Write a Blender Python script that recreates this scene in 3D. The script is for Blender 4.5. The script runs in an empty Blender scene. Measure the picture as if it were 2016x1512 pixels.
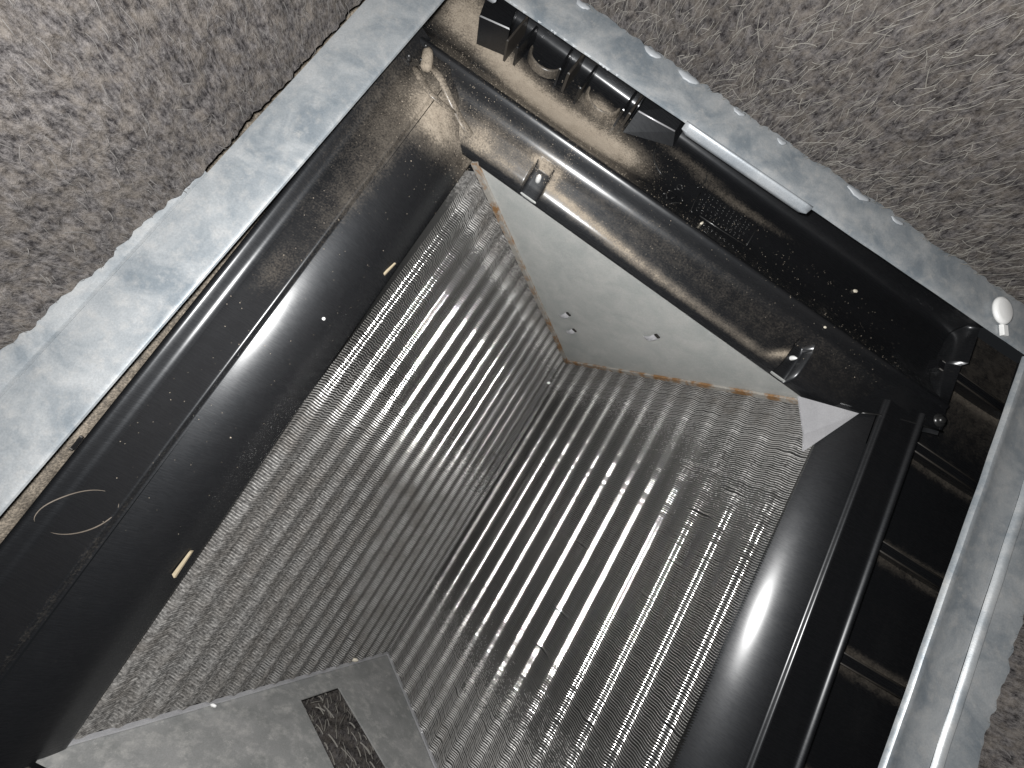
import bpy, math, random
import numpy as np
from mathutils import Matrix, Vector, noise as mnoise
from mathutils.geometry import tessellate_polygon

random.seed(7)
rng = np.random.default_rng(7)
S = bpy.context.scene
COL = S.collection

# ------------------------------------------------------------------ camera
CAM_POS = (-0.0655, 0.0009, 0.2162)
cam = bpy.data.cameras.new('camera')
cam.sensor_width = 36.0
cam.lens = 14.293
cam.clip_start = 0.005
cam.clip_end = 20.0
cam_o = bpy.data.objects.new('camera', cam)
COL.objects.link(cam_o)
cam_o.matrix_world = Matrix((
    (0.8401, -0.5413, -0.0348, CAM_POS[0]),
    (0.5260, 0.8287, -0.1913, CAM_POS[1]),
    (0.1324, 0.1424, 0.9809, CAM_POS[2]),
    (0, 0, 0, 1)))
S.camera = cam_o

# ------------------------------------------------------------------ world + light (the phone's flash)
wd = bpy.data.worlds.new('World')
S.world = wd
wd.use_nodes = True
bg = wd.node_tree.nodes['Background']
bg.inputs['Color'].default_value = (0.85, 0.92, 1.0, 1)
bg.inputs['Strength'].default_value = 0.013  # faint ambient fill, added in place of bounce off the unseen plenum

fl = bpy.data.lights.new('phone_flash', 'POINT')
fl.energy = 9.8
fl.color = (1.0, 0.995, 0.985)
fl.shadow_soft_size = 0.005
fl_o = bpy.data.objects.new('phone_flash', fl)
fl_o.location = (-0.080, 0.006, 0.217)
COL.objects.link(fl_o)

S.view_settings.view_transform = 'Standard'
S.view_settings.look = 'None'
S.view_settings.exposure = 0.0
S.view_settings.gamma = 1.0

# ------------------------------------------------------------------ helpers
def tag(o, label=None, cat=None, group=None, kind=None):
    if label: o['label'] = label
    if cat: o['category'] = cat
    if group: o['group'] = group
    if kind: o['kind'] = kind
    return o

def empty(name, loc=(0, 0, 0), rot=(0, 0, 0)):
    o = bpy.data.objects.new(name, None)
    o.location = loc
    o.rotation_euler = rot
    o.empty_display_size = 0.02
    COL.objects.link(o)
    return o

def mesh_obj(name, verts, faces, mat=None, parent=None, smooth=False, attrs=None, loc=None, rot=None):
    me = bpy.data.meshes.new(name)
    if isinstance(verts, np.ndarray) and isinstance(faces, np.ndarray):
        me.vertices.add(len(verts))
        me.vertices.foreach_set('co', verts.astype(np.float32).ravel())
        n = faces.shape[1]
        me.loops.add(faces.size)
        me.loops.foreach_set('vertex_index', faces.astype(np.int32).ravel())
        me.polygons.add(len(faces))
        me.polygons.foreach_set('loop_start', np.arange(0, faces.size, n, dtype=np.int32))
        me.update(calc_edges=True)
    else:
        me.from_pydata([tuple(v) for v in verts], [], [tuple(f) for f in faces])
    if smooth:
        me.polygons.foreach_set('use_smooth', np.ones(len(me.polygons), dtype=bool))
    if attrs:
        for k, a in attrs.items():
            at = me.attributes.new(k, 'FLOAT', 'POINT')
            at.data.foreach_set('value', np.asarray(a, dtype=np.float32))
    me.validate()
    me.update()
    o = bpy.data.objects.new(name, me)
    COL.objects.link(o)
    if mat: me.materials.append(mat)
    if parent: o.parent = parent
    if loc: o.location = loc
    if rot: o.rotation_euler = rot
    return o

def grid_faces(nu, nv, flip=False):
    i = np.arange(nu - 1)[:, None]
    j = np.arange(nv - 1)[None, :]
    a = (i * nv + j).ravel()
    f = np.stack([a, a + 1, a + nv + 1, a + nv], 1)
    return f[:, ::-1] if flip else f

class MB:
    """collects shapes for one mesh"""
    def __init__(s): s.v, s.f = [], []
    def add(s, vs, fs):
        b = len(s.v)
        s.v += [tuple(v) for v in vs]
        s.f += [tuple(i + b for i in f) for f in fs]
        return s
    def hexa(s, p):
        """8 corners: bottom 4 then top 4, same winding"""
        return s.add(p, [(3, 2, 1, 0), (4, 5, 6, 7), (0, 1, 5, 4), (1, 2, 6, 5), (2, 3, 7, 6), (3, 0, 4, 7)])
    def box(s, c, sz, M=None, bev=0.0):
        x, y, z = [q / 2 for q in sz]
        if bev <= 0:
            p = [(-x, -y, -z), (x, -y, -z), (x, y, -z), (-x, y, -z), (-x, -y, z), (x, -y, z), (x, y, z), (-x, y, z)]
            f = [(3, 2, 1, 0), (4, 5, 6, 7), (0, 1, 5, 4), (1, 2, 6, 5), (2, 3, 7, 6), (3, 0, 4, 7)]
        else:
            b = bev
            p = [(-x, -y, -z), (x, -y, -z), (x, y, -z), (-x, y, -z),
                 (-x, -y, z - b), (x, -y, z - b), (x, y, z - b), (-x, y, z - b),
                 (-x + b, -y + b, z), (x - b, -y + b, z), (x - b, y - b, z), (-x + b, y - b, z)]
            f = [(3, 2, 1, 0), (0, 1, 5, 4), (1, 2, 6, 5), (2, 3, 7, 6), (3, 0, 4, 7),
                 (4, 5, 9, 8), (5, 6, 10, 9), (6, 7, 11, 10), (7, 4, 8, 11), (8, 9, 10, 11)]
        q = []
        for v in p:
            v = Vector(v)
            if M is not None: v = M @ v
            q.append(tuple(v + Vector(c)))
        return s.add(q, f)
    def tube(s, pts, r, n=8, caps=True, squash=1.0):
        pts = [Vector(p) for p in pts]
        rs = r if isinstance(r, (list, tuple)) else [r] * len(pts)
        rings = []
        for i, p in enumerate(pts):
            d = (pts[min(i + 1, len(pts) - 1)] - pts[max(i - 1, 0)]).normalized()
            u = d.cross(Vector((0, 0, 1)))
            if u.length < 1e-3: u = d.cross(Vector((0, 1, 0)))
            u.normalize(); w = u.cross(d)
            rings.append([p + (u * math.cos(2 * math.pi * k / n) + w * math.sin(2 * math.pi * k / n) * squash) * rs[i] for k in range(n)])
        vs = [v for ring in rings for v in ring]
        fs = []
        for i in range(len(pts) - 1):
            for k in range(n):
                a, b = i * n + k, i * n + (k + 1) % n
                fs.append((a, b, b + n, a + n))
        if caps:
            fs.append(tuple(range(n - 1, -1, -1)))
            fs.append(tuple(range((len(pts) - 1) * n, len(pts) * n)))
        return s.add(vs, fs)
    def build(s, name, mat, parent=None, smooth=False, **k):
        return mesh_obj(name, s.v, s.f, mat, parent, smooth, **k)

def fbm(x, y, z=0.0, oct=3):
    v, a, t = 0.0, 1.0, 0.0
    for k in range(oct):
        v += a * mnoise.noise((x, y, z)); t += a
        x, y, z, a = x * 2.03, y * 2.03, z * 2.03 + 5.1, a * 0.5
    return v / t

# ------------------------------------------------------------------ materials
def new_mat(name):
    m = bpy.data.materials.new(name)
    m.use_nodes = True
    nt = m.node_tree
    b = nt.nodes['Principled BSDF']
    return m, nt, b

def N(nt, t, **k):
    n = nt.nodes.new(t)
    for a, v in k.items():
        if hasattr(n, a): setattr(n, a, v)
        else: n.inputs[a].default_value = v
    return n

def coords(nt, scale=(1, 1, 1), rot=(0, 0, 0)):
    tc = N(nt, 'ShaderNodeTexCoord')
    mp = N(nt, 'ShaderNodeMapping')
    mp.inputs['Scale'].default_value = scale
    mp.inputs['Rotation'].default_value = rot
    nt.links.new(tc.outputs['Object'], mp.inputs['Vector'])
    return mp.outputs['Vector']

def tex(nt, vec, scale, detail=4, rough=0.6, dist=0.0):
    n = N(nt, 'ShaderNodeTexNoise')
    n.inputs['Scale'].default_value = scale
    n.inputs['Detail'].default_value = detail
    n.inputs['Roughness'].default_value = rough
    n.inputs['Distortion'].default_value = dist
    if vec is not None: nt.links.new(vec, n.inputs['Vector'])
    return n.outputs['Fac']

def ramp(nt, fac, stops):
    r = N(nt, 'ShaderNodeValToRGB')
    e = r.color_ramp.elements
    while len(e) < len(stops): e.new(0.5)
    for i, (p, c) in enumerate(stops):
        e[i].position = p
        e[i].color = (c, c, c, 1) if not isinstance(c, tuple) else (*c, 1)
    nt.links.new(fac, r.inputs['Fac'])
    return r.outputs['Color']

def mixc(nt, fac, a, b, mode='MIX'):
    m = N(nt, 'ShaderNodeMix', data_type='RGBA', blend_type=mode)
    for sock, v in ((m.inputs['Factor'], fac), (m.inputs[6], a), (m.inputs[7], b)):
        if hasattr(v, 'is_output'): nt.links.new(v, sock)
        elif isinstance(v, tuple): sock.default_value = (*v, 1)
        else: sock.default_value = v
    return m.outputs[2]

def mth(nt, op, a, b=0.0, clamp=False):
    m = N(nt, 'ShaderNodeMath', operation=op, use_clamp=clamp)
    for s, v in ((m.inputs[0], a), (m.inputs[1], b)):
        if hasattr(v, 'is_output'): nt.links.new(v, s)
        else: s.default_value = v
    return m.outputs[0]

def bump(nt, bsdf, h, strength, dist):
    b = N(nt, 'ShaderNodeBump')
    b.inputs['Strength'].default_value = strength
    b.inputs['Distance'].default_value = dist
    nt.links.new(h, b.inputs['Height'])
    nt.links.new(b.outputs['Normal'], bsdf.inputs['Normal'])

def mat_plastic(name, scratch=0.0):
    m, nt, b = new_mat(name)
    L = nt.links.new
    v = coords(nt)
    at = N(nt, 'ShaderNodeAttribute', attribute_name='dust')
    fine = tex(nt, v, 900, 3, 0.7)
    mid = tex(nt, v, 120, 4, 0.65)
    big = tex(nt, v, 22, 3, 0.6)
    nz = mth(nt, 'ADD', mth(nt, 'MULTIPLY', mth(nt, 'SUBTRACT', fine, 0.5), 2.6),
             mth(nt, 'ADD', mth(nt, 'MULTIPLY', mth(nt, 'SUBTRACT', mid, 0.5), 1.0), mth(nt, 'MULTIPLY', mth(nt, 'SUBTRACT', big, 0.5), 0.5)))
    # noise counts most where the layer is thin, so that its rim breaks up into specks
    f = mth(nt, 'ADD', at.outputs['Fac'], mth(nt, 'MULTIPLY', nz, mth(nt, 'ADD', mth(nt, 'MULTIPLY', at.outputs['Fac'], 0.6), 0.12)))
    fac = ramp(nt, f, [(0.06, 0.0), (0.40, 0.30), (0.62, 0.72), (0.95, 1.0)])
    dcol = mixc(nt, mid, (0.21, 0.175, 0.135), (0.34, 0.295, 0.24))
    pcol = mixc(nt, big, (0.0035, 0.0038, 0.0045), (0.0055, 0.0055, 0.006))
    L(mixc(nt, fac, pcol, dcol), b.inputs['Base Color'])
    streak = tex(nt, coords(nt, (14, 160, 40), (0, 0, 0.3)), 8, 4, 0.7)
    rr = mth(nt, 'ADD', mth(nt, 'MULTIPLY', mid, 0.10), mth(nt, 'ADD', mth(nt, 'MULTIPLY', streak, 0.16), 0.145))
    L(rr, b.inputs['Coat Roughness'])
    L(mth(nt, 'SUBTRACT', 0.95, mth(nt, 'MULTIPLY', fac, 1.3), True), b.inputs['Coat Weight'])
    L(mth(nt, 'ADD', mth(nt, 'ADD', rr, 0.24), mth(nt, 'MULTIPLY', fac, 0.5), True), b.inputs['Roughness'])
    b.inputs['Specular Tint'].default_value = (0.86, 0.92, 1.0, 1)
    sp = N(nt, 'ShaderNodeMapRange')
    L(fac, sp.inputs['Value']); sp.inputs['To Min'].default_value = 0.20; sp.inputs['To Max'].default_value = 0.02
    L(sp.outputs[0], b.inputs['Specular IOR Level'])
    h = mth(nt, 'ADD', mth(nt, 'MULTIPLY', fine, mth(nt, 'ADD', fac, 0.12)), mth(nt, 'MULTIPLY', streak, 0.22 + scratch))
    bump(nt, b, h, 0.5, 0.0005)
    return m

def mat_galv(name, c0, c1, c2, metallic=0.35, rough=0.42, grime=0.35, bumpk=0.15):
    m, nt, b = new_mat(name)
    L = nt.links.new
    v = coords(nt)
    big = tex(nt, v, 34, 4, 0.6, 0.6)
    mid = tex(nt, v, 130, 4, 0.65)
    fine = tex(nt, v, 1100, 2, 0.6)
    c = mixc(nt, ramp(nt, big, [(0.36, 0.0), (0.64, 1.0)]), c0, c1)
    c = mixc(nt, mth(nt, 'MULTIPLY', ramp(nt, mid, [(0.48, 0.0), (0.78, 1.0)]), grime), c, c2)
    sp = tex(nt, v, 75, 6, 0.8)
    c = mixc(nt, mth(nt, 'MULTIPLY', ramp(nt, sp, [(0.60, 0.0), (0.70, 1.0)]), grime), c, c2)
    c = mixc(nt, 0.35, c, ramp(nt, fine, [(0.3, 0.55), (0.7, 1.0)]), 'MULTIPLY')
    L(c, b.inputs['Base Color'])
    b.inputs['Metallic'].default_value = metallic
    L(mth(nt, 'ADD', mth(nt, 'MULTIPLY', mid, 0.25), rough - 0.12), b.inputs['Roughness'])
    bump(nt, b, mth(nt, 'ADD', fine, mth(nt, 'MULTIPLY', mid, 1.5)), bumpk, 0.0003)
    return m

def mat_rusty(name):
    m, nt, b = new_mat(name)
    L = nt.links.new
    v = coords(nt)
    n = tex(nt, v, 60, 4, 0.7)
    n2 = tex(nt, v, 350, 3, 0.7)
    c = mixc(nt, n2, (0.17, 0.165, 0.15), (0.34, 0.32, 0.29))
    c = mixc(nt, ramp(nt, n, [(0.46, 0.0), (0.60, 1.0)]), c, mixc(nt, n2, (0.10, 0.045, 0.016), (0.28, 0.165, 0.075)))
    L(c, b.inputs['Base Color'])
    b.inputs['Roughness'].default_value = 0.6
    b.inputs['Metallic'].default_value = 0.15
    bump(nt, b, n2, 0.5, 0.0004)
    return m

def mat_plain(name, col, rough=0.5, metallic=0.0, var=0.25, scale=300):
    m, nt, b = new_mat(name)
    L = nt.links.new
    n = tex(nt, coords(nt), scale, 3, 0.6)
    lo = tuple(c * (1 - var) for c in col)
    hi = tuple(min(1, c * (1 + var)) for c in col)
    L(mixc(nt, n, lo, hi), b.inputs['Base Color'])
    b.inputs['Roughness'].default_value = rough
    b.inputs['Metallic'].default_value = metallic
    bump(nt, b, n, 0.2, 0.0003)
    return m

def mat_fin(name):
    m, nt, b = new_mat(name)
    L = nt.links.new
    v = coords(nt)
    at = N(nt, 'ShaderNodeAttribute', attribute_name='lint')
    n1 = tex(nt, v, 420, 3, 0.7)
    n2 = tex(nt, v, 60, 4, 0.65)
    n3 = tex(nt, v, 700, 2, 0.6)
    f = mth(nt, 'ADD', at.outputs['Fac'], mth(nt, 'MULTIPLY', mth(nt, 'SUBTRACT', n1, 0.5), 0.9))
    f = mth(nt, 'ADD', f, mth(nt, 'MULTIPLY', mth(nt, 'SUBTRACT', n2, 0.5), 0.55))
    fac = ramp(nt, f, [(0.25, 0.0), (0.75, 1.0)])
    lint = mixc(nt, ramp(nt, n1, [(0.36, 0.0), (0.68, 1.0)]), (0.055, 0.053, 0.051), (0.30, 0.292, 0.28))
    lint = mixc(nt, ramp(nt, n2, [(0.4, 0.0), (0.7, 1.0)]), lint, mixc(nt, ramp(nt, n1, [(0.34, 0.0), (0.70, 1.0)]), (0.045, 0.041, 0.037), (0.22, 0.205, 0.188)))
    metal = mixc(nt, n1, (0.62, 0.61, 0.59), (0.86, 0.85, 0.83))
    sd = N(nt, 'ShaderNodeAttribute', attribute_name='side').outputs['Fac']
    # only the cut edges are bare metal; flanks painted darker to shade the gaps
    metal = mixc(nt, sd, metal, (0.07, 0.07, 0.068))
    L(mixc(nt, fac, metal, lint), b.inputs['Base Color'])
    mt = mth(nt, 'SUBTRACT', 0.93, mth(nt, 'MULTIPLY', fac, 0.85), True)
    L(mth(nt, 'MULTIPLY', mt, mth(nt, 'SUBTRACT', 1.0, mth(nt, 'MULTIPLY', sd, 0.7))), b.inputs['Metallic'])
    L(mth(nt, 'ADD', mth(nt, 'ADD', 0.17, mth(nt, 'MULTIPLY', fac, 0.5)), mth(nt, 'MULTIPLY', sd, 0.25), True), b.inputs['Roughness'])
    return m

def mat_insul(name, dark, light, warm):
    m, nt, b = new_mat(name)
    L = nt.links.new
    v = coords(nt)
    vs = coords(nt, (1.0, 1.0, 0.55), (0.12, 0.10, 0.0))
    a = tex(nt, vs, 480, 4, 0.75, 0.0)
    c_ = tex(nt, v, 130, 4, 0.72, 0.0)
    d = tex(nt, v, 16, 3, 0.6)
    c = mixc(nt, ramp(nt, a, [(0.36, 0.0), (0.66, 1.0)]), dark, light)
    c = mixc(nt, mth(nt, 'MULTIPLY', ramp(nt, c_, [(0.42, 0.0), (0.66, 1.0)]), 0.55), c, warm)
    c = mixc(nt, 0.8, c, ramp(nt, d, [(0.3, 0.62), (0.68, 1.0)]), 'MULTIPLY')
    L(c, b.inputs['Base Color'])
    b.inputs['Roughness'].default_value = 0.95
    b.inputs['Specular IOR Level'].default_value = 0.1
    bump(nt, b, mth(nt, 'ADD', a, mth(nt, 'MULTIPLY', c_, 0.8)), 0.9, 0.0016)
    return m

M_PAN = mat_plastic('black_pan_plastic')
M_PANS = mat_plastic('scuffed_pan_plastic', 0.25)
M_GALV = mat_galv('galvanized_flange_steel', (0.175, 0.200, 0.222), (0.335, 0.350, 0.360), (0.42, 0.41, 0.395), 0.25, 0.42, 0.5)
M_PLATE = mat_galv('galvanized_plate_steel', (0.36, 0.375, 0.365), (0.44, 0.445, 0.43), (0.50, 0.49, 0.47), 0.2, 0.45, 0.5)
M_TAB = mat_galv('bent_tab_steel', (0.26, 0.285, 0.31), (0.34, 0.36, 0.38), (0.42, 0.42, 0.42), 0.3, 0.38, 0.4)
M_PLATE2 = mat_galv('falloff_plate_steel', (0.22, 0.225, 0.22), (0.30, 0.30, 0.295), (0.46, 0.45, 0.43), 0.2, 0.5, 0.8)  # plate steel darkened in colour for the flash's falloff, with more grime
M_BRIGHT = mat_galv('bright_aluminium', (0.50, 0.50, 0.52), (0.60, 0.60, 0.62), (0.42, 0.42, 0.42), 0.5, 0.35, 0.2)
M_RUST = mat_rusty('rusted_edge_steel')
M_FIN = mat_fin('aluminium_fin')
M_INS = mat_insul('fibrous_liner', (0.016, 0.0145, 0.0155), (0.130, 0.121, 0.118), (0.142, 0.124, 0.106))
M_GAPSHADE = mat_insul('painted_gap_shade', (0.01, 0.01, 0.01), (0.05, 0.048, 0.046), (0.05, 0.043, 0.037))  # dark fill painted as shade behind the fins and in the lances
M_FIBRED = mat_plain('grey_glass_fibre', (0.085, 0.080, 0.076), 0.8)
M_FIBRE = mat_plain('pale_glass_fibre', (0.150, 0.141, 0.126), 0.7)
M_GLUE = mat_plain('white_adhesive', (0.27, 0.285, 0.30), 0.45, 0, 0.08)
M_WHITE = mat_plain('white_plastic', (0.66, 0.66, 0.65), 0.35, 0, 0.04)
M_WOOD = mat_plain('pale_wood', (0.30, 0.25, 0.17), 0.7)
M_GRAIN = mat_plain('pale_grit', (0.48, 0.44, 0.36), 0.6)
M_DUST = mat_plain('beige_dust', (0.26, 0.22, 0.175), 0.9)
M_ARC = mat_plain('dusty_moulding', (0.11, 0.092, 0.074), 0.7, 0, 0.5, 300)
M_EDGE = mat_plain('dusty_black_plastic', (0.024, 0.021, 0.018), 0.5, 0, 0.5, 200)
M_MARK = mat_plain('scuffed_raised_plastic', (0.016, 0.016, 0.016), 0.3, 0, 0.4, 500)
M_SCREW = mat_plain('zinc_screw', (0.75, 0.74, 0.68), 0.3, 0.5)

# ------------------------------------------------------------------ plenum walls lined with insulation
def ins_panel(name, label, axis, base, p0, p1, z0, z1, inward, edge=None, mat=M_INS, nf=2600, fl_len=(0.004, 0.014), seed=0):
    """a thick fibrous panel: front face is a displaced grid; axis = coordinate normal to the panel"""
    st = 0.0022
    nu = int((p1 - p0) / st) + 1
    nv = int((z1 - z0) / st) + 1
    root = empty(name)
    tag(root, label, 'insulation')
    V = np.zeros((nu, nv, 3))
    fr = np.zeros((nu, nv))
    for i in range(nu):
        a = p0 + (p1 - p0) * i / (nu - 1)
        e = edge(a) if edge else 0.0
        for j in range(nv):
            z = z0 + (z1 - z0) * j / (nv - 1)
            d = 0.0030 * fbm(a * 28, z * 28, seed, 3) + 0.0016 * mnoise.noise((a * 210, z * 210, seed + 3.0))
            k = math.exp(-(z - z0) / 0.012)
            off = base - inward * (e * 1.0) + inward * (d + 0.0009 * k * mnoise.noise((a * 120, 0.3, seed)))
            zz = z + k * 0.0012 * mnoise.noise((a * 190, 1.7, seed))
            V[i, j] = (off, a, zz) if axis == 'x' else (a, off, zz)
    verts = V.reshape(-1, 3)
    faces = grid_faces(nu, nv, flip=((axis == 'x') == (inward > 0)))
    mesh_obj('liner_face', verts, faces, mat, root, True)
    # solid backing
    b = MB()
    d0, d1 = base - inward * 0.020, base - inward * 0.034
    lo, hi = min(d0, d1), max(d0, d1)
    if axis == 'x': b.box(((lo + hi) / 2, (p0 + p1) / 2, (z0 + z1) / 2), (hi - lo, p1 - p0, z1 - z0))
    else: b.box(((p0 + p1) / 2, (lo + hi) / 2, (z0 + z1) / 2), (p1 - p0, hi - lo, z1 - z0))
    b.build('backing', mat, root)
    # loose fibres lying on the face: thin ribbons with a ridge
    vs, fs = [], []
    r = np.random.default_rng(seed + 11)
    for q in range(nf):
        i, j = r.integers(2, nu - 2), int((r.random() ** 1.3) * (nv - 4)) + 1
        p = V[i, j].copy()
        ln = r.uniform(*fl_len) * (1.8 if r.random() < 0.06 else 1)
        th = r.normal(1.35, 0.42)
        wd_ = r.uniform(0.00007, 0.00019)
        lift = r.uniform(0.0002, 0.0018)
        b0 = len(vs)
        cur = r.uniform(-0.28, 0.28)
        for k in range(5):
            t = k / 4
            ang = th + cur * (t - 0.5) * 2
            du, dv = math.cos(ang), math.sin(ang)
            c = np.array([0.0, 0, 0]); w = np.array([0.0, 0, 0])
            if axis == 'x':
                c[:] = (p[0] + inward * (0.0005 + lift * math.sin(math.pi * t)), p[1] + du * ln * (t - .5), p[2] + dv * ln * (t - .5))
                w[:] = (0, -dv * wd_, du * wd_)
                up = np.array([inward * wd_, 0, 0])
            else:
                c[:] = (p[0] + du * ln * (t - .5), p[1] + inward * (0.0005 + lift * math.sin(math.pi * t)), p[2] + dv * ln * (t - .5))
                w[:] = (-dv * wd_, 0, du * wd_)
                up = np.array([0, inward * wd_, 0])
            c[2] = max(c[2], z0 - 0.001)
            vs += [c - w, c + up, c + w]
        for k in range(4):
            o = b0 + k * 3
            fs += [(o, o + 1, o + 4, o + 3), (o + 1, o + 2, o + 5, o + 4)]
    fo = mesh_obj('loose_fibres', np.array(vs), np.array(fs), M_FIBRE if axis == 'y' else M_FIBRED, root)
    tag(fo, kind='stuff')
    return root

def edge_left(y):
    t = min(1, max(0, (0.03 - y) / 0.11))
    return 0.013 * t + (0.0012 if -0.01 < y < 0.03 else 0)

LEFT_PANEL = ins_panel('fibrous_duct_liner', 'grey fibrous duct liner rising at the left behind the broad bluish steel flange', 'x', -0.2545, -0.40, 0.279, 0.0015, 0.30, 1, edge_left, seed=1, nf=2600, fl_len=(0.003, 0.008))
FAR_PANEL = ins_panel('fibrous_duct_liner', 'grey liner with long pale loose fibres behind the bracket strip with the bright bent tab', 'y', 0.2785, -0.256, 0.30, 0.0015, 0.30, -1, None, seed=2, nf=5200, fl_len=(0.004, 0.013))
RIGHT_PANEL = ins_panel('fibrous_duct_liner', 'dark fibrous liner in the lower right corner beside the folded steel flange', 'x', 0.2705, -0.40, 0.279, 0.0015, 0.30, -1, None, seed=3, nf=1500, fl_len=(0.003, 0.009))

# white adhesive showing along the torn lower edge of the far panel
for k, (x, w, t) in enumerate([(-0.150, 0.010, 0.0030), (-0.096, 0.013, 0.0032), (-0.068, 0.016, 0.0036), (-0.028, 0.009, 0.002),
                               (0.006, 0.007, 0.0022), (0.068, 0.018, 0.0030), (0.100, 0.010, 0.002), (-0.185, 0.012, 0.0025)]):
    b = MB()
    n = 9
    pts, rr = [], []
    for i in range(n):
        u = i / (n - 1)
        pts.append((x + w * (u - .5), 0.2775 - 0.0016 * math.sin(math.pi * u) + 0.0009 * mnoise.noise((k * 3.1 + u * 5, 0, 0)), 0.0010))
        rr.append(t * (0.30 + 0.55 * math.sin(math.pi * u) + 0.18 * mnoise.noise((k + u * 7, 2, 0))))
    b.tube(pts, rr, 8, True, 0.35)
    b.build('adhesive_dab', M_GLUE, FAR_PANEL, True)

# ------------------------------------------------------------------ sheet steel flanges round the opening
def strip(name, mat, parent, along, prof, t0, t1, n=60, wob=0.0, seed=0.0, smooth=True, thick=0.0009):
    """sweeps an open profile (offset, z) along x or y as a sheet with real thickness"""
    prof = np.array(prof)
    d = np.gradient(prof, axis=0)
    nn = np.stack([-d[:, 1], d[:, 0]], 1)
    nn /= np.linalg.norm(nn, axis=1)[:, None]
    if nn[:, 1].mean() < 0: nn = -nn
    back = prof - nn * thick
    loop = np.concatenate([prof, back[::-1]])
    m = len(loop)
    V = np.zeros((n, m, 3))
    for i in range(n):
        t = t0 + (t1 - t0) * i / (n - 1)
        w = wob * fbm(t * 30, seed, 0.0, 3)
        for j, (o, z) in enumerate(loop):
            zz = z + w * 0.5
            V[i, j] = (o + w * 0.3, t, zz) if along == 'y' else (t, o + w * 0.3, zz)
    verts = [tuple(v) for v in V.reshape(-1, 3)]
    faces = []
    for i in range(n - 1):
        for j in range(m):
            a, b_ = i * m + j, i * m + (j + 1) % m
            faces.append((a, b_, b_ + m, a + m))
    faces.append(tuple(range(m - 1, -1, -1)))
    faces.append(tuple(range((n - 1) * m, n * m)))
    o = mesh_obj(name, verts, faces, mat, parent, smooth)
    # make outward normals and keep the sheet's sharp edges
    import bmesh
    bm = bmesh.new(); bm.from_mesh(o.data)
    bmesh.ops.recalc_face_normals(bm, faces=bm.faces)
    for e in bm.edges:
        if len(e.link_faces) == 2 and e.calc_face_angle(0) > 0.7: e.smooth = False
    bm.to_mesh(o.data); bm.free()
    return o

left_fl = tag(empty('steel_flange', (-0.24, 0, 0)), 'broad pale bluish steel flange along the left side of the black pan', 'steel flange')
left_fl.location = (0, 0, 0)
strip('flange_face', M_GALV, left_fl, 'y', [(-0.2200, -0.0016), (-0.2203, -0.0006), (-0.2212, -0.0001), (-0.2225, 0), (-0.230, 0.0003), (-0.238, 0.0006), (-0.246, 0.0004), (-0.2538, 0)], -0.40, 0.247, 70, 0.0006, 1.0)
strip('outer_strip', M_GALV, left_fl, 'y', [(-0.2549, -0.0012), (-0.2552, 0.0008), (-0.2570, 0.0011), (-0.264, 0.0012), (-0.276, 0.001)], -0.40, 0.05, 40, 0.0008, 4.0)

far_fl = tag(empty('steel_flange'), 'pale steel flange at the top right with a bright bent tab', 'steel flange')
strip('flange_face', M_GALV, far_fl, 'x', [(0.2482, -0.0014), (0.2484, -0.0005), (0.2494, 0), (0.256, 0.0002), (0.264, 0.0006), (0.272, 0.0003), (0.283, 0)], -0.2196, 0.262, 80, 0.0006, 2.0)
for x0, x1 in ((-0.0535, 0.0455), (-0.245, -0.1965)):
    n = 24
    vs, fs = [], []
    for i in range(n):
        u = i / (n - 1)
        x = x0 + (x1 - x0) * u
        e = min(u, 1 - u) * (x1 - x0)
        cut = 0.0022 * max(0, 1 - e / 0.0035) ** 2
        ys = [(0.2488, 0.00035), (0.2480, -0.0002), (0.2473, -0.0012), (0.2467, -0.0026), (0.2462, -0.0042), (0.2459, -0.0062 + cut), (0.2470, -0.0063 + cut), (0.2478, -0.0030), (0.2488, -0.0010)]
        vs += [(x, y, z) for y, z in ys]
    m = 9
    for i in range(n - 1):
        for j in range(m):
            a, b_ = i * m + j, i * m + (j + 1) % m
            fs.append((a, a + m, b_ + m, b_))
    fs.append(tuple(range(m)))
    fs.append(tuple(range(n * m - 1, (n - 1) * m - 1, -1)))
    mesh_obj('bent_tab', vs, fs, M_TAB, far_fl, True)
# burr teeth hanging off the raw edge near the top corner
for k in range(16):
    x = -0.192 + k * 0.0058 + random.uniform(-.004, .004)
    h = random.uniform(0.0001, 0.0016) * (2.2 if random.random() < 0.15 else 0.8)
    b = MB()
    w = random.uniform(0.0008, 0.0022)
    b.add([(x - w, 0.2485, -0.0002), (x + w, 0.2485, -0.0002), (x + random.uniform(-.5, .5) * w, 0.2480 - h * .6, -0.0008 - h * .3), (x, 0.2490, -0.0012)],
          [(0, 1, 2), (0, 2, 3), (2, 1, 3), (0, 3, 1)])
    b.build('edge_burr', M_GLUE, far_fl)

right_fl = tag(empty('steel_flange'), 'folded grey steel flange along the right side of the ribbed pockets', 'steel flange')
strip('flange_face', M_GALV, right_fl, 'y', [(0.2200, -0.0022), (0.2201, -0.0008), (0.2210, 0.0003), (0.2228, 0.0006), (0.2245, 0), (0.232, -0.0008), (0.240, -0.0012), (0.2465, -0.0008)], -0.40, 0.247, 70, 0.0008, 5.0)
strip('fold', M_GALV, right_fl, 'y', [(0.2468, -0.0008), (0.2475, 0.0009), (0.2488, 0.0018), (0.2505, 0.0019), (0.2518, 0.0008), (0.2524, -0.0006)], -0.40, 0.262, 70, 0.0010, 7.0)
strip('outer_strip', M_GALV, right_fl, 'y', [(0.2528, -0.0012), (0.256, -0.0008), (0.263, -0.0002), (0.274, 0.0012)], -0.40, 0.276, 70, 0.0012, 9.0)

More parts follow.
